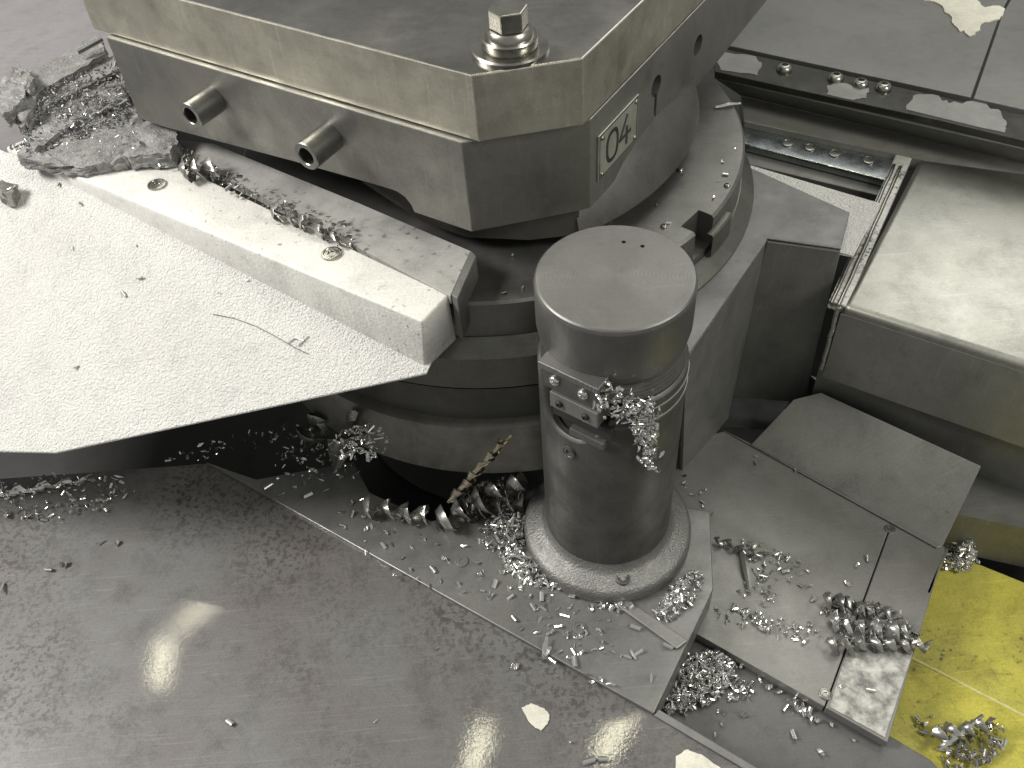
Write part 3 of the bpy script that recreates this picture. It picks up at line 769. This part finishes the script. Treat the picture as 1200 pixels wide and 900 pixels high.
def swarm(name, label, pts, size, mt, tilt=1.4, cat='chip heap', grp=None):
    """many small chips as one mass; pts = list of points"""
    V_, F_ = [], []
    o_ = 0
    for p in pts:
        vs, fs = CHV[rng.randrange(len(CHV))]
        s = size*rng.uniform(.55, 1.25)
        rm = np.array((Matrix.Rotation(rng.uniform(0, 2*PI), 3, 'Z') @ Matrix.Rotation(rng.uniform(-tilt, tilt), 3, 'X') @ Matrix.Rotation(rng.uniform(-tilt, tilt), 3, 'Y')))
        V_.append((vs*s) @ rm.T + np.array(p)); F_ += [tuple(i+o_ for i in f) for f in fs]; o_ += len(vs)
    me = bpy.data.meshes.new(name); me.from_pydata(np.concatenate(V_).tolist(), [], F_); me.update()
    me.materials.append(mt)
    o = bpy.data.objects.new(name, me); COL.objects.link(o); o['at'] = [0, 0, 0]
    tag(o, label, cat, grp, 'stuff'); return o
def blob(cx, cy, rx, ry, ang, n, z, hmax, power=1.0):
    """random points in a mound seen at photo ellipse (cx,cy,rx,ry,ang)"""
    out = []
    ca_, sa_ = math.cos(R(ang)), math.sin(R(ang))
    for _ in range(n):
        r = math.sqrt(rng.random())**power; t = rng.uniform(0, 2*PI)
        x, y = rx*r*math.cos(t), ry*r*math.sin(t)
        p = P(cx+x*ca_-y*sa_, cy+x*sa_+y*ca_, z)
        out.append(p+Z*(hmax*(1-r*r)*rng.uniform(.5, 1)+.0012))
    return out
# loose chips, spot by spot: (photo x, y)
def loose(spots, z, label, group, size=(.009, .013)):
    for s in spots: chip(P(s[0], s[1], z), rng.uniform(*size)*(s[2] if len(s) > 2 else 1), label, group)
G1 = 'loose chips on the strip plate'
L1 = 'short bright chip lying loose on the narrow strip plate'
sp1 = [(345, 572), (383, 575), (402, 616), (412, 590), (362, 581), (436, 600), (330, 580), (508, 668), (564, 672), (580, 685), (597, 690), (625, 712), (603, 726), (610, 738), (598, 700), (640, 766, 1.5), (655, 765), (668, 771), (673, 777), (661, 722), (682, 735), (665, 745), (655, 735), (672, 765), (744, 686), (745, 736), (749, 765, 1.3), (742, 768), (716, 803, 1.3), (704, 796), (693, 801), (763, 795), (782, 758), (661, 745), (645, 742), (629, 742), (620, 700), (588, 672), (677, 748), (694, 713), (706, 712), (671, 700), (655, 690), (640, 680), (450, 640), (430, 620), (470, 655), (315, 571), (560, 660), (635, 700), (610, 690), (648, 775), (685, 790), (735, 770), (575, 700), (545, 640), (520, 655)]
loose(sp1, ZF+.0065, L1, G1)
G2 = 'loose chips on the large floor plate'
L2 = 'short bright chip lying loose on the large stained plate'
sp2 = [(118, 636), (138, 637), (75, 663, 1.3), (58, 668), (60, 605), (52, 610), (30, 603), (147, 583), (270, 847), (603, 782, 1.4), (668, 870, .8), (690, 892, 1.3), (706, 890), (4, 690, 1.5), (110, 590), (98, 585), (20, 600), (140, 560), (440, 845, .6), (512, 760, .5)]
loose(sp2, ZF+.001, L2, G2)
G3 = 'loose chips on the right hand tray plate'
L3 = 'small bright chip lying loose on the tray plate right of the post'
sp3 = []
for (x, y) in ((870, 640), (885, 642), (900, 650), (915, 652), (930, 658), (893, 680), (900, 690), (908, 700), (925, 675), (940, 690), (940, 740), (925, 735), (910, 730), (895, 728), (880, 722), (868, 712), (950, 735), (935, 750), (955, 700), (960, 720), (812, 580), (818, 590), (805, 562), (822, 575), (935, 548), (878, 541), (1010, 660), (830, 600), (990, 690), (985, 800), (1015, 805)):
    for k in range(2): sp3.append((x+rng.uniform(-9, 9), y+rng.uniform(-6, 6)))
loose(sp3, ZR+.001, L3, G3, (.007, .011))
G4 = 'loose chips on the dark grey floor step'
L4 = 'small chip lying loose on the dark grey floor step at the bottom'
sp4 = [(890, 795), (880, 802), (930, 820), (940, 828), (948, 835), (920, 830), (958, 845), (962, 882), (930, 862), (870, 838), (845, 848), (838, 862), (1000, 868), (912, 812), (900, 806), (975, 850), (988, 845)]
loose(sp4, ZF-.056, L4, G4, (.008, .013))
G5 = 'chips banked against the flange'
L5 = 'bright chip banked against the rim of the post flange'
for pts in (blob(620, 668, 34, 12, 28, 34, ZF+.0065, .004), blob(795, 700, 14, 34, 42, 20, ZF+.0065, .012), blob(598, 610, 16, 34, -8, 18, ZF+.0065, .012), blob(740, 712, 40, 5, -4, 10, ZF+.0065, .002)):
    for p in pts: chip(p, rng.uniform(.008, .012), L5, G5, tilt=1.0)
swarm('chip_bank', 'fine chips filling in along the flange rim and the spiral chip behind it', blob(620, 668, 38, 16, 28, 230, ZF+.0065, .008) + blob(585, 625, 26, 22, 0, 110, ZF+.0065, .012) + blob(680, 735, 60, 28, 30, 40, ZF+.0065, 0) + blob(480, 640, 110, 40, 30, 40, ZF+.0065, 0) + blob(598, 612, 20, 40, -8, 200, ZF+.0065, .016) + blob(795, 700, 16, 38, 42, 170, ZF+.0065, .016) + blob(690, 700, 40, 6, 22, 40, ZF+.0065, .002), .008, M_chip)
swarm('chip_heap', 'bright heap of fine chips on the floor beside the strip plate', blob(815, 800, 36, 30, -20, 480, ZF-.056, .022) + blob(838, 782, 24, 20, 20, 200, ZF-.056, .018) + blob(796, 822, 20, 14, -30, 110, ZF-.056, .008) + blob(850, 800, 34, 16, 30, 70, ZF-.056, .003) + blob(820, 800, 60, 40, 0, 60, ZF-.056, .002), .0085, M_chip)
swarm('chip_heap', 'small heap of fine chips in the gap at the right edge', blob(1124, 642, 20, 26, -5, 300, YZ, .05) + blob(1122, 660, 24, 10, 0, 120, YZ, .015) + blob(1134, 618, 9, 22, -15, 90, YZ, .05), .008, M_chip)
swarm('chip_scatter', 'trail of fine chips across the right hand tray plate', blob(900, 733, 70, 12, 12, 70, ZR, .003) + blob(900, 655, 55, 14, 22, 60, ZR, .003) + blob(890, 690, 24, 24, 0, 34, ZR, .003), .0065, M_chip)
swarm('chip_scatter', 'fine chips littering the dark gap and plate below the white cover', blob(60, 582, 100, 26, -4, 130, ZF+.001, .002) + blob(420, 520, 34, 20, -10, 90, .10, .006) + blob(370, 545, 55, 26, 0, 70, ZF+.006, .003) + blob(280, 520, 90, 12, -12, 60, ZF-.0, .001), .0075, M_chip)
G6 = 'chips under the edge of the white cover'
L6 = 'bright chip in the dark below the edge of the white cover'
for pts, z in ((blob(65, 584, 85, 26, -4, 20, ZF+.001, .002), 0), (blob(430, 522, 28, 20, 0, 24, .10, .004), 0), (blob(380, 535, 40, 22, 0, 12, ZF+.006, .002), 0)):
    for p in pts: chip(p, rng.uniform(.008, .014), L6, G6, tilt=1.0)
G8 = 'chips on the rotary table ring'
for (x, y) in ((783, 262), (800, 205), (846, 190), (850, 205), (842, 212), (836, 232), (704, 252), (716, 258), (770, 240), (862, 175), (590, 344), (612, 338), (600, 300)):
    chip(P(x, y, .2855), rng.uniform(.005, .008), 'tiny bright chip lying on the flat ring of the rotary table', G8)
# chips clinging to the post clamp
pts = []
for _ in range(460):
    t = rng.random(); u = rng.random()
    if t < .62: x, y = 700+66*u+rng.gauss(0, 4), 462+20*u+rng.gauss(0, 9)
    else: x, y = 738+26*u, 485+22*rng.random()
    if rng.random() < .25: x, y = 757+rng.gauss(0, 5), 500+44*rng.random()**1.4
    p = onpost(min(800, x), y, .077); pts.append(p+radial(p)*rng.uniform(0, .012))
swarm('chip_cluster', 'cluster of bright chips clinging to the post beside its clamp block', pts, .007, M_chip)
# chips on the ridge back edge
pts = []
for _ in range(150):
    t = rng.random(); x = 215+t*200; y = 185+t*98+rng.gauss(0, 7)
    pts.append(P(x, y, zr+.003+rng.random()*.006))
swarm('chip_scatter', 'dirty fine chips strewn along the rear edge of the white rib', pts, .007, M_chipd)
pts = []
for _ in range(1100):
    t = rng.random(); u = rng.random()
    x, y, z = 20+t*125+u*12, 112-t*42+u*75, .352-u*.026
    pts.append(P(x, y, z)+Z*.001)
swarm('chip_drift', 'grey fuzz of fine chips covering the caked pile', pts, .0055, M_fuzz)
swarm('chip_drift', 'drift of fine chips where the white rib meets the caked pile', blob(95, 180, 85, 12, 4, 330, .316, .006) + blob(190, 178, 45, 16, 20, 140, .318, .008), .006, M_chipd)
pts = []
for _ in range(130):
    x, y = 30+rng.random()*130, 130+rng.random()*55
    pts.append(P(x, y, .335)+Z*.003)
swarm('chip_scatter', 'fine glittering chips stuck on the caked pile', pts, .005, M_chip)
# chips on yellow tray
swarm('chip_scatter', 'dull fine chips on the yellow tray around the long sliver', blob(1140, 875, 42, 28, -20, 120, YZ-.01, .012) + blob(1085, 850, 22, 14, 0, 12, YZ-.01, .0), .010, M_chipd)

swarm('chip_tangle', 'broken curls and fines caught in the spiral tangle on the tray plate', blob(1020, 735, 55, 26, 14, 150, ZR, .022), .011, M_chipd)
swarm('chip_tangle', 'broken curls tangled around the spiral chips beside the post foot', blob(575, 588, 42, 22, -25, 110, ZF+.008, .03), .011, M_chipd)
# spiral chips --------------------------------------------------------
def spiral(name, label, p, q, rad, turns, mt, inner=.25, w=.55, cat='spiral chip', group=None, taper=.3):
    """helical ribbon chip from p to q"""
    p, q = Vector(p), Vector(q); d = (q-p); Ln = d.length; d.normalize()
    x = d.orthogonal().normalized(); y = d.cross(x)
    bm = bmesh.new(); n = int(turns*16); secs = []
    pitch = Ln/turns; sd = rng.uniform(0, 50); ph = 0
    for k in range(n+1):
        t = k/n
        a_ = 2*PI*turns*t + .5*noise.noise(Vector((t*turns*.9, sd, 0)))
        wob = noise.noise_vector(Vector((t*turns*.8, sd, 3)))*rad*.45
        rr = rad*(1-taper*t)*(1+.45*noise.noise(Vector((t*turns*1.7, sd, 7))))
        e = math.cos(a_)*x+math.sin(a_)*y
        c = p+d*Ln*t+wob
        ln = pitch*(w-.1)*(1+.8*noise.noise(Vector((t*turns*2.3, sd, 11))))
        i_, m_, o_ = c+e*rr*inner, c+e*rr*.7+d*ln*.25, c+e*rr*rng.uniform(.8, 1.2)+d*ln
        th = d*.0007
        secs.append([bm.verts.new(v) for v in (i_, m_, o_, o_+th, m_+th, i_+th)])
    for s, t_ in zip(secs, secs[1:]):
        for i in range(6): bm.faces.new((s[i], s[(i+1) % 6], t_[(i+1) % 6], t_[i]))
    bm.faces.new(secs[0][::-1]); bm.faces.new(secs[-1])
    return tag(obj(name, bm, mt, smooth=.8), label, cat, group)
def pz(x, y, z): return P(x, y, z)
spiral('spiral_chip', 'wavy dull spiral chip at the edge of the dark gap left of the post', pz(422, 592, ZF+0.02), pz(496, 606, ZF+0.02), .015, 3.4, M_chipd, taper=.1)
spiral('spiral_chip', 'large dull spiral chip leaning up beside the foot of the post', pz(512, 612, ZF+0.016), pz(612, 566, ZF+0.05), .020, 5, M_chipd)
spiral('spiral_chip', 'second dull spiral chip below the leaning one beside the post', pz(540, 600, ZF+0.012), pz(610, 588, ZF+0.03), .017, 4, M_chipd)
spiral('spiral_chip', 'tall pale curled chip standing under the tip of the white cover', pz(392, 555, ZF+0.02), pz(418, 490, .085), .022, 1.6, M_chipd, inner=.1)
spiral('spiral_chip', 'dark curled chip hanging under the white cover edge', pz(360, 525, ZF+0.03), pz(378, 492, ZF+0.07), .022, 1.8, M_chipd, inner=.1)
spiral('spiral_chip', 'upper dark spiral chip of the tangle on the tray plate', pz(962, 698, ZR+.012), pz(1045, 722, ZR+.012), .011, 6, M_chipd)
spiral('spiral_chip', 'middle spiral chip of the tangle on the tray plate', pz(968, 728, ZR+.018), pz(1068, 742, ZR+.014), .012, 6, M_chip)
spiral('spiral_chip', 'lower spiral chip of the tangle on the tray plate pointing at the yellow tray', pz(968, 754, ZR+.011), pz(1086, 756, ZR+.010), .0115, 7, M_chipd)
spiral('spiral_chip', 'short bright spiral chip right of the flange on the tray plate', pz(836, 632, ZR+.008), pz(890, 650, ZR+.008), .007, 4, M_chipd)
spiral('spiral_chip', 'thin bright spiral chip trailing towards the tangle on the tray plate', pz(868, 712, ZR+.006), pz(900, 736, ZR+.006), .0055, 4, M_chip)
spiral('spiral_chip', 'long bright spiral chip under the left edge of the white cover', pz(-10, 580, ZF+.010), pz(95, 562, ZF+.010), .008, 4, M_chip, inner=.1)
spiral('spiral_chip', 'dull spiral chip beside the long sliver on the yellow tray', pz(1095, 862, YZ+0.012), pz(1160, 850, YZ+0.012), .012, 4, M_chipd)
spiral('spiral_chip', 'dark spiral chip on the white rib near its second screw', pz(315, 243, zr+.012), pz(402, 280, zr+.010), .010, 5, M_chipd)
spiral('spiral_chip', 'dark curled lump of chip by the first screw of the white rib', pz(205, 205, zr+.012), pz(250, 196, zr+.014), .015, 2.5, M_chipd)
spiral('spiral_chip', 'thin curled chip on the dark floor step below the tray plate', pz(922, 818, ZF-.051), pz(952, 842, ZF-.051), .006, 3, M_chip)
def sliver(label, p, q, r, mt):
    p, q = Vector(p), Vector(q); d = (q-p).normalized(); s = d.cross(Z).normalized()*r; w = s.cross(d).normalized()*r*.8
    bm = bmesh.new(); secs = []
    for k in range(7):
        t = k/6; c = p.lerp(q, t)+Z*.0015*math.sin(PI*t)
        f = .6+.4*math.sin(PI*min(1, t*1.2)); j = rng.uniform(-.25, .25)
        secs.append([bm.verts.new(c+a_*s*f+b_*w*f+w*j) for a_, b_ in ((-1, 0), (0, 1), (1, 0), (.2, -.5))])
    for a_, b_ in zip(secs, secs[1:]):
        for i in range(4): bm.faces.new((a_[i], a_[(i+1) % 4], b_[(i+1) % 4], b_[i]))
    bm.faces.new(secs[0][::-1]); bm.faces.new(secs[-1])
    return tag(obj('metal_sliver', bm, mt, smooth=.9), label, 'metal sliver')
sliver('bright straight sliver on the tray plate right of the flange', pz(869, 640, ZR+.008), pz(879, 694, ZR+.004), .0042, M_chip)
sliver('long bright sliver lying on the yellow tray', pz(1100, 878, YZ+0.012), pz(1152, 838, YZ+0.014), .0036, M_chip)
sliver('bright sliver across the edge of the disc behind the post', pz(838, 126, .287), pz(868, 121, .287), .003, M_chip)
sliver('short bright sliver standing on the strip plate near its edge', pz(637, 768, ZF+0.008), pz(641, 746, ZF+0.014), .003, M_chip)

tw = sliver('brassy twisted sliver leaning diagonally against the table base left of the post', pz(526, 588, ZF+.05), pz(588, 520, .105), .0042, M_brass)
fl_ = spiral('spiral_flute', 'x', pz(526, 588, ZF+.05), pz(588, 520, .105), .0066, 6, M_brass, inner=-.6, w=.8, taper=.1)
del fl_['label'], fl_['category']; fl_.parent = tw

# paint flakes, lump and thread
fk = patch([(611, 829), (622, 824), (638, 830), (644, 838), (642, 848), (634, 856), (622, 848)], ZF+.0016, M_flake, None, .0012, 'paint_flake', .8)
tag(fk, 'cream paint flake lying alone on the large plate', 'paint flake')
fk = patch([(792, 886), (806, 878), (822, 884), (850, 904), (840, 930), (790, 915)], ZF+.0016, M_flake, None, .0012, 'paint_flake', .8)
tag(fk, 'larger cream paint flake beside the edge lip at the near side of the large plate', 'paint flake')
bm = bmesh.new(); c = SC(14, 236)+Z*.012
box(bm, c, .012, .010, .012, U, V, bevel=.003)
bmesh.ops.subdivide_edges(bm, edges=bm.edges, cuts=2, use_grid_fill=True)
for v in bm.verts: v.co += noise.noise_vector(v.co*90)*.005
tag(obj('chip_lump', bm, M_chipd, smooth=.5), 'dark angular lump of metal on the white cover at the left edge', 'metal lump')
bm = bmesh.new()
wire(bm, [SC(x, y)+Z*.0012 for x, y in ((250, 369), (275, 374), (300, 383), (325, 396), (345, 408), (362, 416))], .0005, 5)
tag(obj('metal_thread', bm, M_chipd), 'thin hair like metal thread lying on the white cover', 'metal thread')
bm = bmesh.new()
wire(bm, [SC(x, y)+Z*.0015 for x, y in ((338, 404), (345, 398), (356, 400), (350, 407), (362, 395))], .0006, 5)
tag(obj('metal_thread', bm, M_chipd), 'tiny knotted thread at the end of the hair like one', 'metal thread')
G7 = 'specks of swarf on the white cover'
L7 = 'tiny dark speck of swarf on the white cover sheet'
for (x, y, s) in ((165, 328, .010), (90, 432, .007), (146, 346, .008), (85, 292, .007), (160, 290, .005), (258, 345, .005), (290, 330, .007), (250, 275, .006), (95, 240, .007), (70, 218, .006)):
    o = chip(SC(x, y)+Z*.001, s, L7, G7, name='swarf_speck'); o.data = o.data.copy(); o.data.materials.clear(); o.data.materials.append(M_chipd)

for o in bpy.data.objects:
    if 'at' in o: del o['at']
